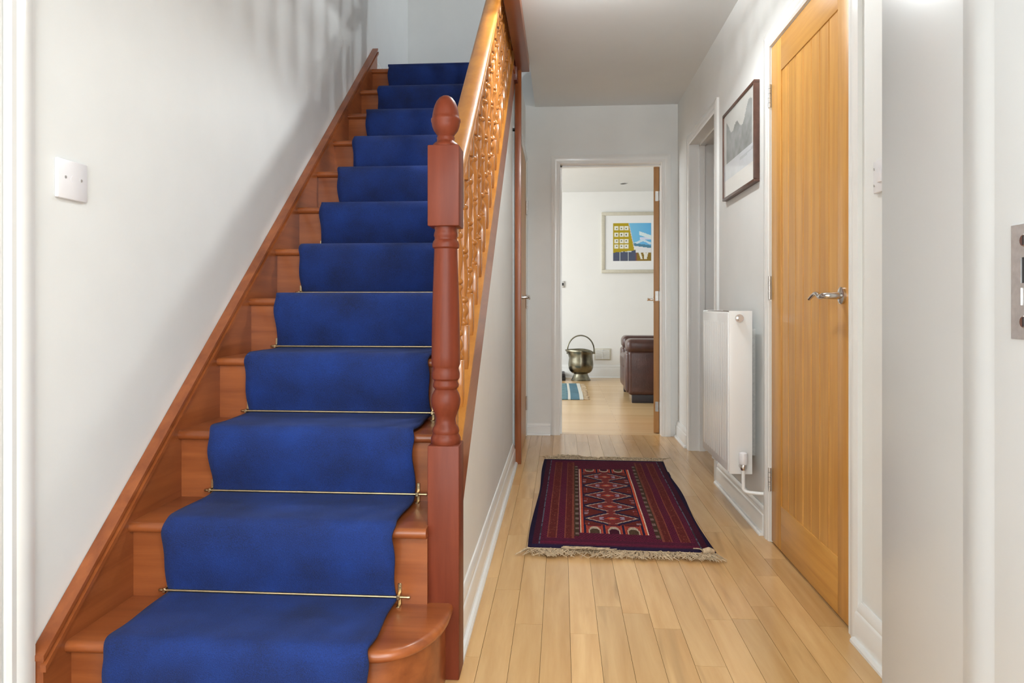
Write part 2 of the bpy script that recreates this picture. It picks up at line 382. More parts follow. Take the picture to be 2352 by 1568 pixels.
skirting('baseboard_right_far', (XW_R, 4.675, 0), (XW_R, Y_END, 0), (-1, 0), .115, 'white skirting board between side doorway and end wall')
skirting('baseboard_end_left', (-.252, Y_END, 0), (-.078, Y_END, 0), (0, -1), .085, 'short white skirting board beside the cupboard door')
skirting('baseboard_living_room', (-3.0, 9.2, 0), (2.6, 9.2, 0), (0, -1), .165, 'white skirting board behind the coal scuttle')
skirting('baseboard_landing', (XW_L, 4.15, 12 * R), (XW_L, Y_END, 12 * R), (1, 0), .12, 'white skirting board at the top of the stairs')
skirting('baseboard_landing_end', (XW_L, Y_END, 12 * R), (-.30, Y_END, 12 * R), (0, -1), .12, 'white skirting board across the stair-top wall')

# trims: architraves and linings ------------------------------------
def architrave(name, axis, plane, face, a0, a1, top, label, width=.066, proud=.017, foot=0.0):
    """frame of three mouldings round an opening; axis = axis along which the opening runs"""
    bm = bmesh.new()
    prof = [(0, 0), (0, .6), (.12, .85), (.3, .8), (.42, 1), (.8, 1), (.92, .8), (1, .75), (1, 0)]  # across width, proud
    def pt(u, z, d):
        return (plane + face * d, u, z) if axis == 'Y' else (u, plane + face * d, z)
    def strip(path):   # path: function(width_fraction)-> two end points (u,z)
        A = []; B = []
        for wf, pf in prof:
            (u0, z0), (u1, z1) = path(wf * width)
            A.append(bm.verts.new(pt(u0, z0, pf * proud))); B.append(bm.verts.new(pt(u1, z1, pf * proud)))
        n = len(prof); bm.faces.new(A); bm.faces.new(B[::-1])
        for i in range(n): bm.faces.new((A[i], B[i], B[(i + 1) % n], A[(i + 1) % n]))
    strip(lambda q: ((a0 - q, foot), (a0 - q, top + q)))
    strip(lambda q: ((a1 + q, foot), (a1 + q, top + q)))
    strip(lambda q: ((a0 - q, top + q), (a1 + q, top + q)))
    return struct(link(name, to_mesh(bm, name, True, angle=math.radians(25)), GLOSS), label, 'door frame')
architrave('trim_1', 'Y', XW_R, -1, D0 - .006, D1 + .006, DT + .006, 'white moulded frame around the closed oak door')
architrave('trim_2', 'Y', XW_R, -1, E0, E1, ET, 'white moulded frame around the side doorway')
architrave('trim_3', 'X', Y_END, -1, O0, O1, OT, 'white moulded frame around the open doorway at the hall end')
architrave('trim_4', 'Y', XW_L, 1, .50, 1.335, 2.0, 'white moulded door frame against the foot of the stairs', width=.075, proud=.02)
struct(boxes('trim_5', [(XW_R - .001, XW_R + .145, D1 + .004, D1 + .036, 0, DT + .036), (XW_R - .001, XW_R + .145, D0 - .036, D0 - .004, 0, DT + .036), (XW_R - .001, XW_R + .145, D0 - .036, D1 + .036, DT + .004, DT + .036)], GLOSS), 'white lining of the oak door', 'door lining')
struct(boxes('trim_6', [(XW_R - .001, XW_R + .15, E0 - .03, E0, 0, ET + .03), (XW_R - .001, XW_R + .15, E1, E1 + .03, 0, ET + .03), (XW_R - .001, XW_R + .15, E0 - .03, E1 + .03, ET, ET + .03),
    (XW_R + .055, XW_R + .09, E1 - .012, E1, 0, ET), (XW_R + .055, XW_R + .09, E0, E1, ET - .012, ET)], GLOSS), 'white lining of the side doorway', 'door lining')
struct(boxes('trim_7', [(O0 - .031, O0, Y_END - .001, Y_END + .125, 0, OT + .03), (O1, O1 + .031, Y_END - .001, Y_END + .125, 0, OT + .03), (O0 - .031, O1 + .031, Y_END - .001, Y_END + .125, OT, OT + .03),
    (O0, O0 + .012, Y_END + .045, Y_END + .08, 0, OT), (O0, O1, Y_END + .045, Y_END + .08, OT - .012, OT)], GLOSS), 'white lining of the open doorway at the hall end', 'door lining')
# entrance jamb with stop and keep
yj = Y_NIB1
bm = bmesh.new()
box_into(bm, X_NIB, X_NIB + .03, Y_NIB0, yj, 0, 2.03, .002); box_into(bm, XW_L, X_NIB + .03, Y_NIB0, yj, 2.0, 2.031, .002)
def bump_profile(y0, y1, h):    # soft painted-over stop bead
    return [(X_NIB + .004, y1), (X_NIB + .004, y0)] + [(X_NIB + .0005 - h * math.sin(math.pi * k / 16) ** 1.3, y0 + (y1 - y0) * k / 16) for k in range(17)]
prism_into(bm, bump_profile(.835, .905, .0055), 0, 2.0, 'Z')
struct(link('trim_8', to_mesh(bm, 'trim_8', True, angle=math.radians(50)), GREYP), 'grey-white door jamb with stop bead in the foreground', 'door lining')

# ------------------------------------------------------------------ lever handle builder
def lever(parent, base, n, along, mat=CHROME, ln=.115, name='handle'):
    """base point on door face, n = outward normal, along = lever direction"""
    base = Vector(base); n = Vector(n); al = Vector(along)
    bm = bmesh.new()
    tube_into(bm, [base, base + n * .007], .026, 24)
    tube_into(bm, [base + n * .007, base + n * .010], [.026, .020], 24)
    P = [base + n * .008, base + n * .030, base + n * .046 + al * .004, base + n * .052 + al * .018, base + n * .052 + al * .042 + Vector((0, 0, -.003)),
         base + n * .052 + al * .066 + Vector((0, 0, .006)), base + n * .052 + al * .090 + Vector((0, 0, .006)), base + n * .052 + al * ln + Vector((0, 0, -.009))]
    pp = smooth_curve(P, 5); m = len(pp)
    tube_into(bm, pp, [.0115 - .0065 * (i / (m - 1)) for i in range(m)], 12)
    return link(name, to_mesh(bm, name, True, angle=math.radians(50)), mat, parent)
def hinge(parent, cx, cy, cz, nx, ny, mat=STEEL, h=.095):
    bm = bmesh.new()
    for i in range(5):
        z0 = cz - h / 2 + i * h / 5
        tube_into(bm, [(cx, cy, z0 + .0008), (cx, cy, z0 + h / 5 - .0008)], .0065, 10)
    box_into(bm, cx - (.012 if nx else .02), cx + (.012 if nx else .02), cy - (.02 if nx else .012), cy + (.02 if nx else .012), cz - h / 2, cz + h / 2) if False else None
    return link('hinge', to_mesh(bm, 'hinge', True), mat, parent)

# ------------------------------------------------------------------ door_1: closed oak boarded door
d = empty('door_1', (XW_R, (D0 + D1) / 2, 0), 'closed oak door with vertical grooved boards and curved lever', 'door', kind='structure')
XF = .842; XB = .882
SL, SR, RT, RB = 2.728, 2.180, 1.852, .178      # panel edges
z0 = .006
box('stile', XF, XB, SL, D1, z0, DT, OAK['Z'], d, .0015)
box('stile', XF, XB, D0, SR, z0, DT, OAK['Z'], d, .0015)
box('rail', XF, XB, SR, SL, RT, DT, OAK['Y'], d, .0015)
box('rail', XF, XB, SR, SL, z0, RB, OAK['Y'], d, .0015)
nb = 7; bw = (SL - SR) / nb
for i in range(nb):
    a = SR + i * bw; bm = bmesh.new()
    c = .004
    prism_into(bm, [(XF + .004 + c, a), (XF + .004, a + c), (XF + .004, a + bw - c), (XF + .004 + c, a + bw), (XB - .004, a + bw), (XB - .004, a)], RB - .002, RT + .002, 'Z')
    link('board', to_mesh(bm, 'board'), OAK['Z'], d)
h = lever(d, (XF, D0 + .055, .978), (-1, 0, 0), (0, 1, 0), ln=.215 * .62)
for z in (1.79, 1.02, .25): hinge(d, XF - .006, D1 + .006, z, 1, 0)

# door_2: oak leaf standing open into the living room
d = empty('door_2', (O1 - .01, Y_END + .10, 0), 'oak door standing open into the living room, seen edge on', 'door', kind='structure')
ang = math.radians(8.0)
def T2(p):   # local: x across thickness (0 left .. .04), y along leaf
    return Matrix.Translation((O1 - .042, Y_END + .105, 0)) @ Matrix.Rotation(-ang, 4, 'Z')
Md = T2(None)
bm = bmesh.new(); box_into(bm, 0, .04, 0, .72, .006, 1.978, .0015)
link('leaf', to_mesh(bm, 'leaf', True, Md), OAKE, d)
for z in (1.76, 1.02, .20):
    bm = bmesh.new(); box_into(bm, .012, .034, -.0015, .001, z - .036, z + .036)
    tube_into(bm, [(.042, -.004, z - .036), (.042, -.004, z + .036)], .005, 10)
    link('hinge', to_mesh(bm, 'hinge', True, Md), HINGE, d)
nn = Md.to_3x3() @ Vector((-1, 0, 0)); al = Md.to_3x3() @ Vector((0, -1, 0))
lever(d, Md @ Vector((0, .66, 1.0)), nn, al)

# door_3: oak leaf of the side room, open, only its hinge edge shows
d = empty('door_3', (XW_R + .02, E0 + .02, 0), 'oak door opened into the side room, thin brown edge with hinges', 'door', kind='structure')
box('leaf', XW_R + .006, XW_R + .75, E0 + .004, E0 + .042, .006, ET - .004, OAKE, d, .0015)
for z in (1.72, .98, .22): 
    bm = bmesh.new(); tube_into(bm, [(XW_R - .004, E0 + .006, z - .05), (XW_R - .004, E0 + .006, z + .05)], .008, 10)
    box_into(bm, XW_R + .003, XW_R + .0062, E0 + .006, E0 + .040, z - .05, z + .05)
    link('hinge', to_mesh(bm, 'hinge', True), STEEL, d)
lever(d, (XW_R + .68, E0 + .042, 1.0), (0, 1, 0), (-1, 0, 0))

# door_4: cupboard door under the landing
d = empty('door_4', (-.25, 4.65, 0), 'narrow oak cupboard door under the stair landing', 'door', kind='structure')
box('leaf', -.292, -.255, 4.255, 5.030, .006, 1.98, OAK['Z'], d, .0015)
for z in (1.66, .98, .24):
    bm = bmesh.new(); tube_into(bm, [(-.249, 5.034, z - .05), (-.249, 5.034, z + .05)], .008, 10)
    link('hinge', to_mesh(bm, 'hinge', True), STEEL, d)
lever(d, (-.255, 4.33, 1.0), (1, 0, 0), (0, 1, 0), ln=.12)
struct(boxes('wall_cupboard', [(-.36, -.262, 4.17, 4.215, 0, 2.0), (-.36, -.262, 4.17, 5.10, 2.02, Z_C), (-.36, -.262, 5.07, 5.10, 0, 2.02)], WALL), 'white wall around the cupboard door below the landing', 'wall')
architrave('trim_9', 'Y', -.262, 1, 4.245, 5.04, 1.985, 'white moulded frame around the cupboard door', width=.055, proud=.015)
struct(boxes('trim_10', [(-.36, -.262, 4.215, 4.252, 0, 2.02), (-.36, -.262, 5.035, 5.07, 0, 2.02), (-.36, -.262, 4.215, 5.07, 1.985, 2.02)], GLOSS), 'white lining of the cupboard door', 'door lining')
# door_5: white door left of the stairs
d = empty('door_5', (XW_L, .92, 0), 'white painted door beside the foot of the stairs', 'door', kind='structure')
box('leaf', XW_L - .01, XW_L + .008, .505, 1.33, .006, 1.995, GLOSS, d, .0015)

# spandrel panel under the stairs
ys0, ys1 = 1.80, 4.14
struct(prism('wall_stair_side', [(ys0, 0), (ys1, 0), (ys1, pitch(ys1) - .12), (ys0, pitch(ys0) - .12)], -.325, -.290, 'X', WALL), 'white panel closing the side below the stairs', 'wall')
struct(boxes('trim_11', [(-.276, -.238, 4.135, 4.175, 0, Z_C)], MAH['Z'], bevel=.002), 'tall thin mahogany post from floor to ceiling beside the stairs', 'post')
struct(boxes('trim_12', [(-.266, -.190, 1.45, 4.175, 2.356, Z_UP + .03)], MAH['Y'], bevel=.004), 'dark mahogany beam edging the stairwell opening', 'beam')
struct(boxes('trim_13', [(-1.14, -.190, 1.432, 1.462, 2.356, Z_UP + .03)], MAH['X'], bevel=.003), 'mahogany fascia over the foot of the stairs', 'beam')

# ------------------------------------------------------------------ staircase
st = empty('staircase', (-.70, N1, 0), 'mahogany staircase with turned spindles, newel post and handrail', 'staircase')
# left string with moulded top
def str_poly(y0, y1, up, dn, cut=True):
    return [(y0, max(0, pitch(y0) - dn)), (y0, pitch(y0) + up), (y1, pitch(y1) + up), (y1, pitch(y1) - dn)]
yl0, yl1 = 1.412, 4.12
bm = bmesh.new()
prism_into(bm, [(yl0, 0), (yl0, pitch(yl0) + .05), (yl1, pitch(yl1) + .045), (yl1, 2.0), (1.75, 0)], XW_L + .001, XS_L, 'X')
sl = link('wall_string', to_mesh(bm, 'wall_string'), MAH['Y'], st)
bm = bmesh.new()
def bead(u0, u1, x0, x1, th):
    pts = []
    for y, in ((yl0 - .003,), (yl1 + .003,)): pass
    prism_into(bm, [(yl0 - .004, pitch(yl0) + u0), (yl0 - .004, pitch(yl0) + u0 + th), (yl1 + .004, pitch(yl1) + u0 + th), (yl1 + .004, pitch(yl1) + u0)], x0, x1, 'X')
bead(.045, 0, XW_L + .002, XS_L + .004, .012)
bead(.022, 0, XS_L - .004, XS_L + .009, .014)
link('string_moulding', to_mesh(bm, 'string_moulding'), MAH['Y'], sl)
# outer string
bm = bmesh.new()
yo0, yo1 = 1.80, 4.10
prism_into(bm, [(yo0, pitch(yo0) - .20), (yo0, pitch(yo0) + .030), (yo1, pitch(yo1) + .030), (yo1, pitch(yo1) - .20)], -.319, -.276, 'X')
so = link('outer_string', to_mesh(bm, 'outer_string'), MAH['Y'], st)
bm = bmesh.new()
prism_into(bm, [(yo0, pitch(yo0) + .028), (yo0, pitch(yo0) + .046), (yo1, pitch(yo1) + .046), (yo1, pitch(yo1) + .028)], -.325, -.270, 'X')
link('string_cap', to_mesh(bm, 'string_cap'), RAILW, so)
# treads + risers
def nosing_profile(y, z, th=.027):
    pts = []
    for k in range(7):
        a = math.pi / 2 + math.pi * k / 6
        pts.append((y + th / 2 + math.cos(a) * th / 2, z - th / 2 + math.sin(a) * th / 2))
    return pts
NEWEL_L = -.3385          # left face of the newel
for i in range(1, 13):
    y = N1 + (i - 1) * G; z = i * R
    if i > 1:
        yb = y + G + .03 if i < 12 else Y_END
        pr = nosing_profile(y, z) + [(yb, z - .027), (yb, z)]
        xr = XS_R - .003 if i < 12 else -.27
        bm = bmesh.new()
        if i == 2:
            prism_into(bm, nosing_profile(y, z) + [(1.80, z - .027), (1.80, z)], XS_L - .002, NEWEL_L + .002, 'X')
            box_into(bm, XS_L - .002, xr, 1.80, yb, z - .027, z)
        else: prism_into(bm, pr, XS_L - .002, xr, 'X')
        link('tread', to_mesh(bm, 'tread', True, angle=math.radians(50)), MAH['X'], st)
        box('riser', XS_L - .002, NEWEL_L + .002 if i == 2 else XS_R - .003, y + .022, y + .036, z - R, z - .026, MAH['X'], st)
# bottom step with rounded bullnose end
def bull(off):
    y0 = N1 + off; xr = -.272 - off * .9; rx, ry = .135, .205
    pts = [(XS_L - .002, y0)]
    for k in range(17):
        a = math.pi / 2 * k / 16
        pts.append((xr - rx + rx * math.sin(a), y0 + ry - ry * math.cos(a)))
    pts += [(xr, 1.739), (-.337, 1.739), (-.337, 1.78), (XS_L - .002, 1.78)]
    return pts
bm = bmesh.new(); th = .028
layers = []
for k in range(9):
    a = math.pi * k / 8
    layers.append((th / 2 * (1 - math.sin(a)), R - th / 2 + th / 2 * math.cos(a)))
rings = [[bm.verts.new((px, py, zz)) for px, py in bull(of)] for of, zz in layers]
for A, B in zip(rings, rings[1:]):
    for k in range(len(A)): bm.faces.new((A[k], A[(k + 1) % len(A)], B[(k + 1) % len(B)], B[k]))
bm.faces.new(rings[0]); bm.faces.new(rings[-1][::-1])
link('tread', to_mesh(bm, 'tread', True, angle=math.radians(50)), MAH['X'], st)
bm = bmesh.new(); prism_into(bm, bull(.022), 0, R - .026, 'Z')
link('riser', to_mesh(bm, 'riser', True, angle=math.radians(30)), MAH['X'], st)

# newel post
NX, NY = -.298, 1.778
def newel(parent, dx=0, dy=0, dz=0, z_bot=0.0):
    bm = bmesh.new(); hw = .0405
    box_into(bm, NX - hw, NX + hw, NY - hw, NY + hw, z_bot, .592, .003)
    box_into(bm, NX - hw, NX + hw, NY - hw, NY + hw, 1.150, 1.356, .003)
    prof = [(.0, .585), (.036, .590), (.0385, .598), (.0385, .606), (.036, .612), (.033, .618), (.035, .624), (.0335, .632), (.028, .640), (.0255, .650), (.0255, .658), (.029, .668), (.034, .680), (.0375, .694), (.0380, .706), (.0355, .718), (.031, .727), (.028, .732),
            (.033, .738), (.034, .744), (.031, .751), (.031, .755), (.0355, .760), (.0365, .770), (.0355, .776), (.033, .786), (.0345, .79),
            (.037, .796), (.0368, .82), (.0365, .86), (.0348, .95), (.0318, 1.04), (.0300, 1.088), (.030, 1.094), (.0345, 1.098), (.0350, 1.106), (.0325, 1.114), (.029, 1.118), (.029, 1.124), (.031, 1.128), (.030, 1.136), (.028, 1.142), (.030, 1.152), (0, 1.16)]
    lathe_into(bm, prof, NX, NY, 28)
    bm.transform(Matrix.Translation((dx, dy, dz)))
    o = link('newel_post', to_mesh(bm, 'newel_post', True, angle=math.radians(35)), NEWEL, parent)
    bm = bmesh.new()
    prof = [(0, 1.35), (.036, 1.352), (.037, 1.358), (.033, 1.364), (.029, 1.368), (.024, 1.371), (.0225, 1.376), (.0235, 1.382), (.021, 1.386), (.024, 1.391), (.031, 1.400), (.0355, 1.412), (.0365, 1.420), (.0382, 1.424), (.0382, 1.430), (.0355, 1.433), (.0345, 1.440), (.0325, 1.452), (.029, 1.465), (.024, 1.476), (.017, 1.485), (.009, 1.490), (0, 1.4915)]
    lathe_into(bm, prof, NX, NY, 28)
    bm.transform(Matrix.Translation((dx, dy, dz)))
    f = link('finial', to_mesh(bm, 'finial', True, angle=math.radians(50)), NEWEL, o); f['label'] = 'acorn shaped finial'
    return o
newel(st)
YT = 4.11
newel(st, 0, YT - NY, pitch(YT) - pitch(NY) + .02, z_bot=.27)
# handrail
def rail_mesh(y0, y1, zf, xc):
    half = [(-.016, 0), (-.026, .006), (-.030, .018), (-.026, .026), (-.029, .034), (-.033, .044), (-.031, .054), (-.022, .062), (0, .066)]
    prof = half + [(-a, b) for a, b in half[-2::-1]]
    bm = bmesh.new()
    A = [bm.verts.new((xc + a, y0, zf(y0) + b)) for a, b in prof]; B = [bm.verts.new((xc + a, y1, zf(y1) + b)) for a, b in prof]
    n = len(prof); bm.faces.new(A); bm.faces.new(B[::-1])
    for i in range(n): bm.faces.new((A[i], B[i], B[(i + 1) % n], A[(i + 1) % n]))
    return to_mesh(bm, 'handrail', True, angle=math.radians(45))
RU = .725
link('handrail', rail_mesh(1.80, 4.10, lambda y: pitch(y) + RU, NX), RAILW, st)
# turned spindles
def spindle_mesh(h):
    bm = bmesh.new(); s = .0175
    box_into(bm, -s, s, -s, s, 0, .135, .0015, 1); box_into(bm, -s, s, -s, s, h - .13, h, .0015, 1)
    half = [(.013, .134), (.0165, .140), (.0165, .145), (.0105, .151), (.0095, .158), (.013, .165), (.0172, .174), (.0172, .182), (.0125, .191), (.0095, .196), (.0095, .201), (.0150, .205), (.0168, .210), (.0150, .216), (.0105, .220), (.0115, .230), (.0150, .250), (.0168, .268), (.0160, .285), (.0125, .312), (.0100, .330), (.0150, .337), (.0168, .342), (.0150, .347), (.0105, .350)]
    mid = h / 2; top = half[-1][1]; k = (mid - .134) / (top - .134)
    half = [(r_, .134 + (z_ - .134) * k) for r_, z_ in half]
    lathe_into(bm, half + [(r_, h - z_) for r_, z_ in half[::-1]], 0, 0, 12)
    return to_mesh(bm, 'spindle', True, angle=math.radians(50))
hs_ = RU + .01 - .03
sm = spindle_mesh(hs_)
y = 1.868
while y < 4.04:
    link('spindle', sm, SPIN, st, (NX, y, pitch(y) + .03)); y += G / 2
# landing balustrade upstairs (edge of the stairwell)
lb = empty('landing_balustrade', (-.228, 2.8, Z_UP + .03), 'mahogany balustrade along the upper landing above the beam', 'balustrade')
lm = spindle_mesh(.84)
link('handrail', rail_mesh(1.47, 4.16, lambda y: Z_UP + .86, -.228), RAILW, lb)
y = 1.52
while y < 4.15:
    link('spindle', lm, SPIN, lb, (-.228, y, Z_UP + .028)); y += .118

# ------------------------------------------------------------------ carpet runner
RX0, RX1 = -1.005, -.414
path = []
th = .010
for i in range(1, 13):
    y = N1 + (i - 1) * G; z = i * R
    zb = z - R
    rf = y + .022                                   # riser face
    # up the riser: from riser foot to nosing
    if i == 1: path += [(rf - .004, .006)]
    else: path += [(rf - .008, zb + .013), (rf - .006, zb + .020)]
    path += [(rf - .012, zb + .05), (y - .004, zb + .095), (y - .012, zb + .135), (y - .014, z - .028), (y - .012, z - .008), (y - .003, z + .006), (y + .012, z + .011)]
    if i < 12: path += [(y + .06, z + .0105), (y + .13, z + .010), (y + .20, z + .010)]
    else: path += [(y + .2, z + .010), (y + .6, z + .010), (Y_END - .03, z + .010)]
pts = [(p[0], p[1]) for p in smooth_curve([(a, b, 0) for a, b in path], 4)]
bm = bmesh.new(); NXS = 30; top = []; 
rr = random.Random(3)
for a, (py, pz) in enumerate(pts):
    row = []
    for k in range(NXS + 1):
        u = k / NXS; xx = RX0 + (RX1 - RX0) * u
        wob = .0010 * math.sin(7 * xx + a * .2) * math.sin(xx * 13)
        edge = .003 * math.sin(a * .45) if k in (0, NXS) else 0
        row.append(bm.verts.new((xx + edge, py + wob, pz + wob * .3)))
    top.append(row)
for A, B in zip(top, top[1:]):
    for k in range(NXS): bm.faces.new((A[k], A[k + 1], B[k + 1], B[k]))
me = to_mesh(bm, 'stair_runner', True, angle=math.radians(80))
sr = link('stair_runner', me, CARPET)
md = sr.modifiers.new('thick', 'SOLIDIFY'); md.thickness = .009; md.offset = 1.0
tag(sr, 'long royal blue carpet runner fixed down the middle of the stairs', 'carpet runner')
# stair rods
ORD = 'second third fourth fifth sixth seventh eighth ninth tenth eleventh topmost'.split()
for i in range(2, 13):
    n_ = N1 + (i - 1) * G; z_ = (i - 1) * R; y = n_ + .003; z = z_ + .0245      # pressed into the carpet where it turns up the riser
    t = empty('stair_rod', (-.71, y, z), 'thin brass stair rod at the foot of the %s riser above the floor' % ORD[i - 2], 'stair rod', 'brass stair rods across the runner')
    xa, xb = RX0 - .020, RX1 + .034
    tube('rod', [(xa, y, z), (xb, y, z)], .0035, BRASS, t, 10)
    for xx in (RX0 - .008, RX1 + .008):
        bm = bmesh.new()
        box_into(bm, xx - .0045, xx + .0045, n_ + .017, n_ + .0224, z_, z_ + .053, .0012, 1)                # plate screwed to the riser
        box_into(bm, xx - .0045, xx + .0045, y - .0055, n_ + .019, z - .006, z + .006, .0015, 1)            # eye round the rod
        box_into(bm, xx - .0045, xx + .0045, n_ - .004, n_ + .020, z_ - .0002, z_ + .003, .0008, 1)         # foot resting on the tread
        tube_into(bm, [(xx, n_ + .0175, z_ + .044), (xx, n_ + .0155, z_ + .044)], .0030, 10)                # screw head
        link('bracket', to_mesh(bm, 'bracket', True), BRASS, t)
    for xx, s_ in ((xa, -1), (xb, 1)):
        tube('end_cap', [(xx - s_ * .004, y, z), (xx + s_ * .002, y, z), (xx + s_ * .004, y, z)], [.0042, .0042, .003], BRASS, t, 10)

# ------------------------------------------------------------------ colour-grid helper (woven or printed patterns)
def grid_mesh(name, nu, nv, pos, colour, thick=None):
    bm = bmesh.new(); lay = bm.loops.layers.float_color.new('dye')
    vs_ = [[bm.verts.new(pos(i / nu, j / nv)) for i in range(nu + 1)] for j in range(nv + 1)]
    for j in range(nv):
        for i in range(nu):
            f = bm.faces.new((vs_[j][i], vs_[j][i + 1], vs_[j + 1][i + 1], vs_[j + 1][i]))
            c = colour((i + .5) / nu, (j + .5) / nv)
            for l in f.loops: l[lay] = (*c, 1)
    me = bpy.data.meshes.new(name); bm.to_mesh(me); bm.free()
    return me

# ------------------------------------------------------------------ oriental rug
RW, RL = .712, 1.55
MR = Matrix.Translation((-.130, 2.690, 0)) @ Matrix.Rotation(math.radians(-1.1), 4, 'Z')
MAR = (.085, .007, .024); DKM = (.048, .006, .018); NAVY = (.014, .008, .032); ORA = (.42, .060, .026); BRN = (.115, .017, .016)
CRE = (.52, .40, .30); RED = (.22, .030, .022); GRB = (.06, .075, .10); OLV = (.075, .045, .025)
rh = random.Random(11); hashv = [rh.random() for _ in range(4096)]
def hsh(a, b): return hashv[(a * 73 + b * 179 + a * b) % 4096]
FU0, FU1, FV0, FV1 = .288, .684, .118, .845
def rug_col(u, v):
    X_ = int(u * 142); Y_ = int(v * 310); j = .8 + .4 * hsh(X_, Y_)
    def c(q, s=1): return tuple(x * j * s for x in q)
    um = u if u < .5 else 1 - u
    if FU0 <= u <= FU1 and FV0 <= v <= FV1:
        a = (u - FU0) / (FU1 - FU0); b = (v - FV0) / (FV1 - FV0)
        e = min(a, 1 - a)
        if e < .014: return c(CRE)
        if e < .06: return c(ORA)
        if e < .075: return c(NAVY)
        if b < .10 or b > .93:      # end band: three arches
            bb = b / .10 if b < .10 else (1 - b) / .07
            q = (a - .075) / .85 * 3; fq = q - math.floor(q); hx = abs(fq - .5)
            topb = .80 * (1 - (hx / .36) ** 4) if hx < .36 else 0
            if bb < topb - .26 and hx < .27: return c(OLV if int(q) != 1 else DKM, .8)
            if bb < topb and hx < .34: return c(CRE, .75)
            if hx > .46: return c(NAVY)
            if hx > .39: return c(ORA, .8)
            return c(RED, 1.1) if bb < .9 else c(DKM)
        q = (b - .10) / .83 * 5; fq = q - math.floor(q)
        dv = abs(fq - .5) * 2; du = abs(a - .5) / .43     # diamond metric
        m = du * .86 + dv * .86
        if dv > .80 and du < .16: m = .5
        if m < .12: return c(CRE, .55)
        if m < .26: return c(ORA, .75)
        if m < .33: return c(MAR)
        if abs(a - .5) > .13 and abs(a - .5) < .19 and dv < .22: return c((.26, .20, .26))
        if m < .74: return c(BRN, 1.25)
        if m < .82: return c(CRE, .8)
        if m < 1.05: return c(NAVY)
        # side half-diamonds
        if abs(a - .5) > .36 and .66 < dv < .90: return c((.30, .20, .22), .8) if hsh(X_ // 3, Y_ // 3) > .6 else c(RED, .8)
        return c(RED, .45)
    if um < .018: return c(NAVY, .7)
    if v < .022 or v > .985: return c(NAVY)
    if .055 < um < .064: return c(GRB, 1.2 if hsh(1, Y_ // 4) > .3 else .4)
    if um < .055: return c(DKM, .8)
    if v < .07 or v > .955: return c(DKM, 1.25) if int(v * 90) % 3 else c(MAR, 1.1)
    for ln in (.104, .150, .200, .246):
        if abs(um - ln) < .0042: return c((.17, .045, .028), .8 if v > .5 else 1.0)
    if .254 < um < .285 and .09 < v < .90:
        s = (v * 22) % 1
        return c((.15, .10, .085)) if .25 < s < .65 and .262 < um < .279 else c(OLV, .55)
    if .104 < um < .150 or .205 < um < .246:
        return c(BRN, .75) if hsh(X_, Y_) > .05 else c((.20, .06, .035))
    s = (v * 60 + um * 90) % 1
    return c(MAR, 1.1) if s > .4 else c(DKM, .9)
def rug_pos(u, v):
    ripple = .0025 * math.sin(v * 19) * math.sin(u * 5 + 1)
    ex = .006 * math.sin(v * 11 + 2) * (1 if u > .99 else 0) + .005 * math.sin(v * 9) * (-1 if u < .01 else 0)
    return MR @ Vector((u * RW + ex, v * RL, .011 + ripple))
rug = empty('oriental_rug', (.24, 3.46, 0), 'dark red oriental rug with a central row of diamonds and tan fringes', 'rug')
me = grid_mesh('pile', 142, 310, rug_pos, rug_col)
po = link('pile', me, RUGM, rug)
md = po.modifiers.new('thick', 'SOLIDIFY'); md.thickness = .009; md.offset = -1.0
def fringe(v_end, sign, n, lmin, lmax, seed, hump):
    rf_ = random.Random(seed); bm = bmesh.new()
    # woven end band
    pr = []
    for i in range(n):
        u = .003 + .994 * i / (n - 1); x = u * RW; L = rf_.uniform(lmin, lmax); a = rf_.uniform(-.9, .9); hh = rf_.uniform(.004, .014)
        p0 = Vector((x, v_end, .006)); p1 = p0 + Vector((a * L * .4, sign * L * .5, hh)); p2 = p0 + Vector((a * L, sign * L, .003 + rf_.uniform(0, .003)))
        if hump(u) and rf_.random() < .5: p2 = p0 + Vector((a * L, sign * L * .35, .018)); p1 = p0 + Vector((a * .3 * L, sign * L * .6, .022))
        tube_into(bm, [MR @ p0, MR @ p1, MR @ p2], [.0016, .0019, .0012], 4)
    a0 = MR @ Vector((0, v_end - sign * .004, .0))
    vs4 = [(0, v_end - sign * .003, .010), (RW, v_end - sign * .003, .010), (RW, v_end + sign * .022, .005), (0, v_end + sign * .022, .005)]
    lo = [(x, y, .001) for x, y, z in vs4]
    A = [bm.verts.new(MR @ Vector(q)) for q in vs4]; B = [bm.verts.new(MR @ Vector(q)) for q in lo]
    bm.faces.new(A); bm.faces.new(B)
    for k in range(4): bm.faces.new((A[k], A[(k + 1) % 4], B[(k + 1) % 4], B[k]))
    o = link('fringe', to_mesh(bm, 'fringe', True), FRINGE, rug); o['kind'] = 'stuff'; o['label'] = 'tan wool fringe'
fringe(0, -1, 420, .05, .095, 5, lambda u: .22 < u < .42)
fringe(RL, 1, 360, .04, .10, 6, lambda u: .1 < u < .3)
# curled corner with a knotted tassel
bm = bmesh.new()
tube_into(bm, [MR @ Vector(q) for q in ((RW - .045, -.006, .014), (RW - .022, -.004, .017), (RW - .004, .002, .014))], [.012, .016, .009], 10)
link('curled_corner', to_mesh(bm, 'curled_corner', True), FRINGE, rug)
tube('tassel', [MR @ Vector(q) for q in smooth_curve([(RW - .075, .03, .014), (RW - .05, .012, .018), (RW - .04, -.02, .010), (RW - .03, -.05, .004), (RW + .0, -.065, .003)], 4)], .0022, FRINGE, rug, 6)

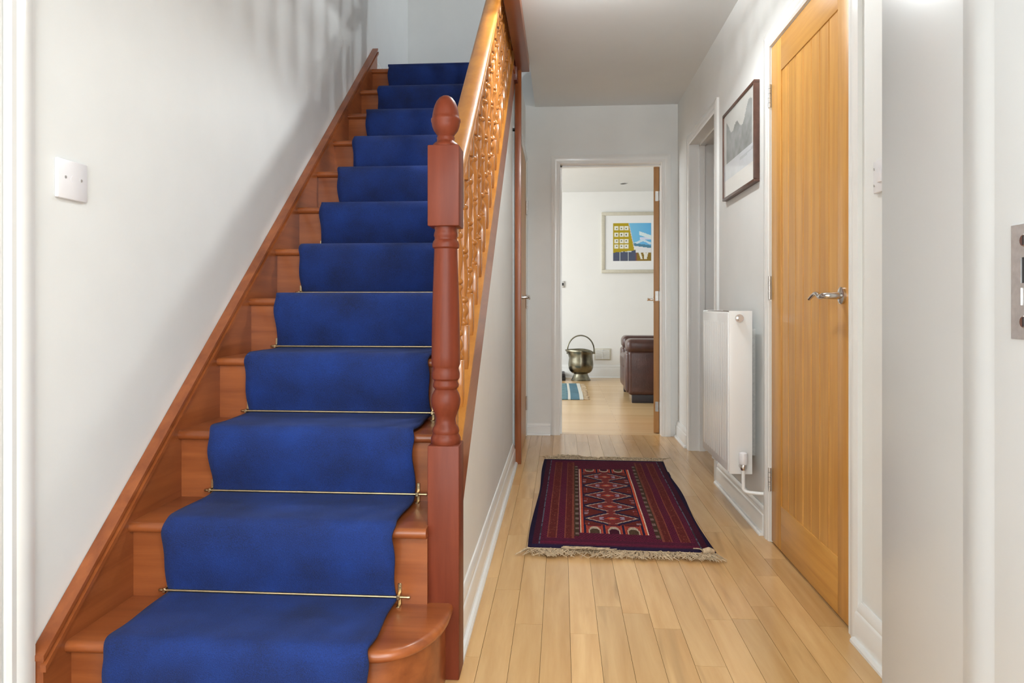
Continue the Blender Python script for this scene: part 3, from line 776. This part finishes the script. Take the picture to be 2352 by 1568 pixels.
# ------------------------------------------------------------------ radiator
rd = empty('radiator', (.75, 3.24, .0), 'white panel radiator below the framed picture with valve and pipe', 'radiator')
ra0, ra1, rz0, rz1 = 2.98, 3.505, .245, .926
rx0, rx1 = .702, .802
bm = bmesh.new()
box_into(bm, rx0, rx0 + .014, ra0 + .004, ra1 - .004, rz0, rz1 - .008, .005, 2)
n = 11
for i in range(n):   # vertical flutes pressed into the front
    yc = ra0 + .045 + i * (ra1 - ra0 - .09) / (n - 1)
    box_into(bm, rx0 - .0006, rx0 + .004, yc - .012, yc + .012, rz0 + .035, rz1 - .05, .0005, 1)
link('front_panel', to_mesh(bm, 'front_panel', True), RAD, rd)
box('back_panel', rx1 - .016, rx1, ra0 + .004, ra1 - .004, rz0, rz1 - .008, RAD, rd, .005)
for yy in (ra0, ra1): box('side_cover', rx0 + .004, rx1, yy - .004, yy + .004, rz0 - .006, rz1, RAD, rd, .002)
gr = box('top_grille', rx0 + .006, rx1 - .004, ra0, ra1, rz1 - .010, rz1 - .004, RAD, rd, .001)
for i in range(26):
    yy = ra0 + .02 + i * (ra1 - ra0 - .04) / 25
    box('slot', rx0 + .022, rx1 - .02, yy - .004, yy + .004, rz1 - .0045, rz1 - .0025, JOINT, gr)
bm = bmesh.new(); tube_into(bm, [(.747, ra0 - .002, .895), (.747, ra0 - .014, .895), (.747, ra0 - .014, .895), (.747, ra0 - .030, .895)], [.017, .017, .010, .010], 16)
link('bleed_plug', to_mesh(bm, 'bleed_plug', True, angle=math.radians(30)), CHROME, rd)
bm = bmesh.new()
lathe_into(bm, [(0, .262), (.010, .262), (.013, .270), (.013, .282), (.010, .288), (0, .288)], .758, ra0 - .030, 16)
tube_into(bm, [(.758, ra0 - .032, .275), (.758, ra0, .275)], [.011, .013], 14)
vb = link('valve', to_mesh(bm, 'valve', True, angle=math.radians(40)), CHROME, rd)
lathe('valve_cap', [(0, .286), (.016, .287), (.018, .295), (.018, .325), (.016, .333), (.010, .337), (0, .338)], .758, ra0 - .030, PLASTIC, vb, 16)
tube('pipe', smooth_curve([(.758, ra0 - .030, .264), (.758, ra0 - .030, .195), (.762, ra0 - .032, .178), (.782, ra0 - .040, .172), (.848, ra0 - .060, .172)], 5), .0075, GLOSS, rd, 12)
tube('pipe_collar', [(XW_R - .012, ra0 - .056, .172), (XW_R, ra0 - .060, .172)], [.012, .017], GLOSS, rd, 16)
tube('pipe', [(.758, ra1 + .02, .25), (.758, ra1 + .02, .19), (.80, ra1 + .02, .17), (.848, ra1 + .02, .17)], .0075, GLOSS, rd, 12)
tube('return_valve', [(.758, ra1 + .005, .275), (.758, ra1 + .024, .275)], .012, CHROME, rd, 12)
for yy in (ra0 + .12, ra1 - .12): box('bracket', rx1 - .004, XW_R + .001, yy - .012, yy + .012, rz0 + .05, rz1 - .08, STEEL, rd)

# ------------------------------------------------------------------ picture on the right wall
pc = empty('framed_picture', (XW_R, 3.31, 1.49), 'grey landscape picture in a thin dark brown frame above the radiator', 'picture')
py0, py1, pz0, pz1 = 3.02, 3.60, 1.478, 1.914
XPF, fw = .820, .013
for nm, a in (('frame_rail', (py0, py1, pz1 - fw, pz1)), ('frame_rail', (py0, py1, pz0, pz0 + fw)), ('frame_rail', (py0, py0 + fw, pz0 + fw, pz1 - fw)), ('frame_rail', (py1 - fw, py1, pz0 + fw, pz1 - fw))):
    box(nm, XPF, XW_R, a[0], a[1], a[2], a[3], FRAMED, pc, .002)
box('mount', XPF + .008, XW_R - .002, py0 + fw - .002, py1 - fw + .002, pz0 + fw - .002, pz1 - fw + .002, MOUNT, pc)
rp = random.Random(4); ph = [[rp.random() for _ in range(40)] for _ in range(40)]
def vnoise(x, y):
    xi, yi = int(x), int(y); fx, fy = x - xi, y - yi
    g_ = lambda a, b: ph[a % 40][b % 40]
    return (g_(xi, yi) * (1 - fx) + g_(xi + 1, yi) * fx) * (1 - fy) + (g_(xi, yi + 1) * (1 - fx) + g_(xi + 1, yi + 1) * fx) * fy
def land(u, v):   # u: 0 at far end .. 1 near end ; v up
    nz = vnoise(u * 9, v * 9) * .6 + vnoise(u * 22, v * 22) * .4
    if v < .20: k = .72 + .03 * nz; return (k, k * .99, k * .95)
    if v < .40:
        k = .62 + .08 * nz
        if abs(v - (.30 + .05 * u)) < .014 and u > .55: k *= .82
        return (k * .93, k * .98, k * 1.03)
    ridge = .86 - .25 * u + .33 * max(0, u - .55) * 2 + .06 * math.sin(u * 17)
    if v < ridge and .09 < u < .93:
        k = .20 + .22 * nz; return (k * .96, k, k * .98)
    k = .58 + .06 * nz; return (k, k, k * .95)
me = grid_mesh('print', 56, 60, lambda u, v: (XPF + .0065, py1 - fw - u * (py1 - py0 - 2 * fw), pz0 + fw + v * (pz1 - pz0 - 2 * fw)), land)
link('print', me, PRINTG, pc)

# ------------------------------------------------------------------ living-room picture
pf = empty('framed_print', (.93, 9.2, 1.38), 'square colourful print of a yellow building in a champagne frame', 'picture')
ax0, ax1, az0, az1 = .530, 1.330, 1.378, 2.178; fw = .045
for a in ((ax0, ax1, az1 - fw, az1), (ax0, ax1, az0, az0 + fw), (ax0, ax0 + fw, az0 + fw, az1 - fw), (ax1 - fw, ax1, az0 + fw, az1 - fw)):
    box('frame_rail', a[0], a[1], 9.165, 9.2, a[2], a[3], FRAMEC, pf, .006)
box('mount', ax0 + fw - .004, ax1 - fw + .004, 9.178, 9.199, az0 + fw - .004, az1 - fw + .004, MOUNT, pf)
def art(u, v):
    v = 1 - v          # v down
    YEL = (.45, .34, .015); WH = (.80, .80, .72); SL_ = (.085, .10, .16); SKY = (.16, .55, .85)
    edge = .40 + .22 * v if v < .70 else .59
    if u < edge:
        if v > .78 - .10 * u: 
            for q in (.18, .40):
                if abs(u - q) < .012 + (.07 if v < .76 and v > .70 else 0): return (.62, .68, .66)
            return SL_ if v < .95 else (.09, .10, .15)
        for vy in (.14, .305, .475, .61):
            for ux in (.09, .22, .345):
                a = abs(u - ux) / .055; b_ = abs(v - vy) / .055
                if max(a, b_) < 1:
                    if max(a, b_) < .3: return (.12, .13, .06)
                    return WH
        return YEL
    if u < edge + .02 and v < .6: return (.62, .60, .62)
    if v > .78:
        for q, s in ((.70, .3), (.83, .05), (.90, -.25)):
            if abs(u - q - (v - .78) * s) < .028 and v < .95: return WH
        return (.26, .17, .03) if u > .63 else (.22, .09, .09)
    base = .53 + .14 * (u - .55)
    if v > base + .07: return (.78, .80, .82)
    if v > base: return (.09, .24, .36)
    if abs(v - (.50 + .04 * math.sin(u * 14))) < .03: return (.62, .78, .88)
    if abs(v - (.20 + .35 * (u - .5))) < .05 and u > .68: return (.70, .84, .88)
    if abs(v - .40) < .03 and u > .7: return (.66, .72, .90)
    return (.13 + .12 * (1 - u), .46 + .14 * (1 - u), .80)
me = grid_mesh('print', 64, 64, lambda u, v: (.682 + u * .494, 9.1765, 1.536 + v * .496), art)
link('print', me, PRINT, pf)

# ------------------------------------------------------------------ coal scuttle
sx, sy = .250, 8.86
cs = empty('coal_scuttle', (sx, sy, 0), 'tarnished metal coal scuttle with hoop handle and pouring lip', 'coal scuttle')
lathe('foot', [(0, .0), (.125, 0), (.126, .008), (.118, .014), (.098, .055), (.088, .084), (.092, .092), (0, .094)], sx, sy, PEWTER, cs, 32)
bm = bmesh.new(); seg = 40
prof = [(.085, .088), (.115, .098), (.140, .122), (.155, .155), (.160, .195), (.156, .24), (.150, .285), (.149, .32), (.152, .352), (.158, .376)]
rings = []
for q, (r_, z_) in enumerate(prof):
    row = []
    for k in range(seg):
        a = 2 * math.pi * k / seg; up = max(0, (z_ - .30) / .076)
        lip = max(0, math.cos(a - math.pi)) ** 3 * up
        dip = .018 * up * abs(math.sin(a)) - .016 * up * (abs(math.cos(a)) ** 2) * (1 if math.cos(a) > 0 else .2)
        row.append(bm.verts.new((sx + (r_ + .045 * lip) * math.cos(a), sy + r_ * math.sin(a), z_ + .012 * lip + dip)))
    rings.append(row)
for A, B in zip(rings, rings[1:]):
    for k in range(seg): bm.faces.new((A[k], A[(k + 1) % seg], B[(k + 1) % seg], B[k]))
bm.faces.new(rings[0][::-1])
bo = link('body', to_mesh(bm, 'body', True, angle=math.radians(70)), PEWTER, cs)
md = bo.modifiers.new('thick', 'SOLIDIFY'); md.thickness = .004; md.offset = -1
hp = [(sx + .168 * math.cos(a), sy, .385 + .185 * math.sin(a)) for a in [math.pi * k / 24 for k in range(25)]]
tube('handle', [(sx + .168, sy, .345)] + hp + [(sx - .168, sy, .345)], .0085, PEWTER, cs, 10)
for s in (-1, 1): tube('handle_lug', [(sx + s * .148, sy, .348), (sx + s * .18, sy, .348)], .012, PEWTER, cs, 10)

# ------------------------------------------------------------------ leather armchair (arm side faces the hall)
sf = empty('leather_armchair', (1.15, 7.30, 0), 'dark brown leather armchair with padded arms in the living room', 'armchair')
def pad(name, a, bev, parent=sf, mat=LEATHER, seg=5): return box(name, *a, mat, parent, bev, seg)
for y0, y1 in ((6.80, 7.05), (7.55, 7.80)):
    f_ = .640 if y0 < 7 else .665
    arm = pad('arm', (f_ + .01, 1.62, y0, y1, .075, .515), .04)
    pad('arm_front', (f_ - .012, f_ + .075, y0 + .012, y1 - .012, .095, .50), .035, arm)
    pad('arm_pad', (f_ - .002, 1.60, y0 - .012, y1 + .014, .485, .622), .052)
pad('seat_base', (.67, 1.62, 7.05, 7.55, .075, .30), .03)
pad('footrest', (.635, .70, 7.06, 7.54, .11, .40), .03)
pad('seat_cushion', (.63, 1.35, 7.055, 7.545, .29, .46), .05)
pad('back_cushion', (1.25, 1.55, 7.055, 7.545, .42, .60), .06)
pad('backrest', (1.42, 1.70, 6.86, 7.74, .10, .615), .05)
for a in ((.69, 1.55, 6.82, 6.88), (.69, .75, 7.70, 7.76), (1.5, 1.56, 7.70, 7.76)): box('foot', *a, 0, .08, DARKP, sf, .004)

# teal rug beside the sofa
TEAL = (.10, .19, .24); TW = (.62, .62, .56)
def teal_col(u, v):
    if u > .968: return TW
    if abs(u - .875) < .011 : return TW
    if abs(u - .35) < .02: return TW
    k = .8 + .4 * vnoise(u * 30, v * 30)
    return tuple(x * k for x in (TEAL if (u * 5) % 1 > .3 else (.14, .24, .27)))
tr = empty('striped_rug', (-.35, 7.7, 0), 'blue-grey rug with white stripes on the living-room floor', 'rug')
me = grid_mesh('pile', 90, 40, lambda u, v: (-.95 + u * 1.175 + .004 * math.sin(v * 4), 7.0 + v * 1.4, .010 + .002 * math.sin(v * 9)), teal_col)
o = link('pile', me, RUGM, tr); md = o.modifiers.new('t', 'SOLIDIFY'); md.thickness = .008; md.offset = -1
rf_ = random.Random(9); bm = bmesh.new()
for k in range(140):
    yy = 7.01 + 1.38 * k / 139; L = rf_.uniform(.04, .07)
    tube_into(bm, [(.222, yy, .006), (.222 + L * .6, yy + rf_.uniform(-.01, .01), .006), (.222 + L, yy + rf_.uniform(-.02, .02), .003)], .0025, 4)
o = link('fringe', to_mesh(bm, 'fringe', True), FRINGE, tr); o['kind'] = 'stuff'

# small living-room items
vt = empty('wall_vent', (.545, 9.2, .236), 'cream slatted air vent low on the living-room wall', 'vent')
box('plate', .437, .652, 9.188, 9.2, .236, .386, FRAMEC, vt, .002)
for i in range(7): box('slat', .452, .637, 9.182, 9.19, .250 + i * .018, .259 + i * .018, MOUNT, vt)
box('mullion', .542, .547, 9.180, 9.19, .248, .374, MOUNT, vt)
t = empty('wall_thermostat', (.03, 9.2, 1.2), 'small dark switch on the living-room wall by the door frame', 'switch')
box('plate', .0, .046, 9.185, 9.2, 1.19, 1.275, STEEL, t, .003); box('rocker', .012, .034, 9.181, 9.186, 1.215, 1.25, BLACK, t, .001)
t = empty('ceiling_downlight', (.764, 8.58, 2.45), 'small round recessed downlight in the living-room ceiling', 'light')
lathe('rim', [(.038, 2.449), (.048, 2.4495), (.048, 2.445), (.040, 2.443), (.038, 2.449)], .764, 8.58, STEEL, t, 24)
lathe('well', [(0, 2.4485), (.039, 2.4485), (.039, 2.4445), (0, 2.4445)], .764, 8.58, BLACK, t, 24)
t = empty('hearth_slab', (-.25, 8.95, 0), 'black hearth slab edge on the floor left of the coal scuttle', 'hearth')
box('slab', -.60, .055, 8.78, 9.18, 0, .045, BLACK, t, .004)
box('raised_edge', -.60, .045, 8.80, 9.17, .045, .085, DARKP, t, .004)

# ------------------------------------------------------------------ wall plates
t = empty('blank_plate', (XW_L, 1.53, 1.19), 'square white blanking plate with two screws on the stair wall', 'socket')
box('plate', XW_L, XW_L + .010, 1.484, 1.582, 1.193, 1.283, PLASTIC, t, .003)
lathe_args = []
for yy in (1.507, 1.559):
    bm = bmesh.new(); tube_into(bm, [(XW_L + .009, yy, 1.242), (XW_L + .0112, yy, 1.242)], .0035, 12)
    link('screw', to_mesh(bm, 'screw', True), STEEL, t)
bm = bmesh.new(); tube_into(bm, [(XW_L + .009, 1.533, 1.240), (XW_L + .0106, 1.533, 1.240)], .009, 20)
link('outlet_disc', to_mesh(bm, 'outlet_disc', True), PLASTIC, t)
t = empty('light_switch', (XW_R, 1.88, 1.25), 'white light switch partly behind the foreground jamb', 'switch')
box('plate', XW_R - .010, XW_R, 1.838, 1.924, 1.247, 1.333, PLASTIC, t, .003)
box('rocker', XW_R - .015, XW_R - .009, 1.872, 1.890, 1.272, 1.308, PLASTIC, t, .002)
for zz in (1.268, 1.312):
    bm = bmesh.new(); tube_into(bm, [(XW_R - .0098, 1.916, zz), (XW_R - .0112, 1.916, zz)], .0035, 12); link('screw', to_mesh(bm, 'screw', True), STEEL, t)

# strike plate on the foreground jamb
t = empty('strike_plate', (X_NIB, .775, .97), 'brushed steel lock keep on the foreground jamb', 'lock plate')
pz = [.911, 1.036]
bm = bmesh.new()
yA, yB = .752, .806; xx = X_NIB - .0018
# plate with two cut-outs: built from strips
ys_ = [yA, .762, .790, yB]; zs_ = [pz[0], .948, .967, .972, 1.000, pz[1]]
for i in range(3):
    for j in range(5):
        if i == 1 and j in (1, 3): continue
        box_into(bm, xx, X_NIB + .0005, ys_[i], ys_[i + 1], zs_[j], zs_[j + 1])
bmesh.ops.remove_doubles(bm, verts=bm.verts, dist=1e-6)
link('plate', to_mesh(bm, 'plate'), STEEL, t)
box('latch_hole', X_NIB - .0006, X_NIB + .001, .762, .790, .972, 1.000, BLACK, t)
box('bolt_hole', X_NIB - .0006, X_NIB + .001, .762, .790, .948, .967, STEEL, t)
for zz in (1.018, .930):
    bm = bmesh.new(); tube_into(bm, [(X_NIB - .0015, .784, zz), (X_NIB - .0032, .784, zz)], [.0075, .006], 16)
    s = link('screw', to_mesh(bm, 'screw', True, angle=math.radians(30)), CHROME, t)
    box('slot', X_NIB - .0036, X_NIB - .003, .7832, .7848, zz - .005, zz + .005, BLACK, s)

# ------------------------------------------------------------------ ceiling lamp (above the top of the picture)
LX, LY, LZ = .12, 2.75, 2.318
cl = empty('ceiling_lamp', (LX, LY, Z_C), 'round white slatted ceiling lamp hung in the hall', 'lamp')
lathe('rose', [(0, Z_C - .02), (.055, Z_C - .02), (.06, Z_C - .012), (.06, Z_C), (0, Z_C)], LX, LY, SHADE, cl, 28)
tube('stem', [(LX, LY, Z_C - .02), (LX, LY, 2.345)], .008, SHADE, cl, 10)
bm = bmesh.new()
for k in range(36):
    a = 2 * math.pi * k / 36; c_, s_ = math.cos(a), math.sin(a)
    M = Matrix.Translation((LX, LY, 0)) @ Matrix.Rotation(a, 4, 'Z')
    t_ = bmesh.new(); box_into(t_, .150, .154, -.0095, .0095, 2.268, 2.322); t_.transform(M)
    me = bpy.data.meshes.new('t'); t_.to_mesh(me); t_.free(); bm.from_mesh(me); bpy.data.meshes.remove(me)
lathe_into(bm, [(.147, 2.264), (.157, 2.264), (.157, 2.274), (.147, 2.274), (.147, 2.264)], LX, LY, 48)
lathe_into(bm, [(.147, 2.317), (.157, 2.317), (.157, 2.325), (.147, 2.325), (.147, 2.317)], LX, LY, 48)
for k in range(3):
    a = 2 * math.pi * k / 3
    tube_into(bm, [(LX, LY, 2.350), (LX + .15 * math.cos(a), LY + .15 * math.sin(a), 2.321)], .003, 6)
link('shade', to_mesh(bm, 'shade'), SHADE, cl)
def bulb(parent, cx, cy, cz, r, power, col):
    """glowing bulb: a lit sphere with a screw cap; emission strength follows from its power"""
    m, nt, b = new_mat('lit_bulb')
    b.inputs['Base Color'].default_value = (.9, .88, .84, 1)
    b.inputs['Emission Color'].default_value = (*col, 1)
    b.inputs['Emission Strength'].default_value = power / (math.pi * 4 * math.pi * r * r)
    bm = bmesh.new(); bmesh.ops.create_uvsphere(bm, u_segments=20, v_segments=14, radius=r)
    o = link('bulb', to_mesh(bm, 'bulb', True, Matrix.Translation((cx, cy, cz)), math.radians(80)), m, parent)
    lathe('cap', [(0, cz + r * .9), (.011, cz + r * .9), (.012, cz + r + .03), (.008, cz + r + .036), (0, cz + r + .036)], cx, cy, SHADE, parent, 16)
    return o
bulb(cl, LX, LY, LZ, .022, 27, (.94, .99, 1.0))

# landing pendant lamp upstairs, shining through the landing balustrade
UX, UY, UZ = .95, 4.35, 3.95
ul = empty('landing_lamp', (UX, UY, Z_TOP), 'small pendant lamp over the upper landing', 'lamp')
lathe('rose', [(0, Z_TOP - .025), (.05, Z_TOP - .02), (.05, Z_TOP), (0, Z_TOP)], UX, UY, SHADE, ul, 20)
tube('flex', [(UX, UY, Z_TOP - .02), (UX, UY, UZ + .05)], .004, SHADE, ul, 8)
bulb(ul, UX, UY, UZ, .03, 38, (.90, .96, 1.0))

# entrance pendant behind the lintel, over the spot the photograph is taken from
PX, PY, PZ = .47, -.30, 2.08
el = empty('entrance_lamp', (PX, PY, Z_C), 'small pendant lamp in the entrance behind the doorway', 'lamp')
lathe('rose', [(0, Z_C - .025), (.05, Z_C - .02), (.05, Z_C), (0, Z_C)], PX, PY, SHADE, el, 20)
tube('flex', [(PX, PY, Z_C - .02), (PX, PY, PZ + .07)], .004, SHADE, el, 8)
bulb(el, PX, PY, PZ, .045, 36, (.96, 1, 1.0))
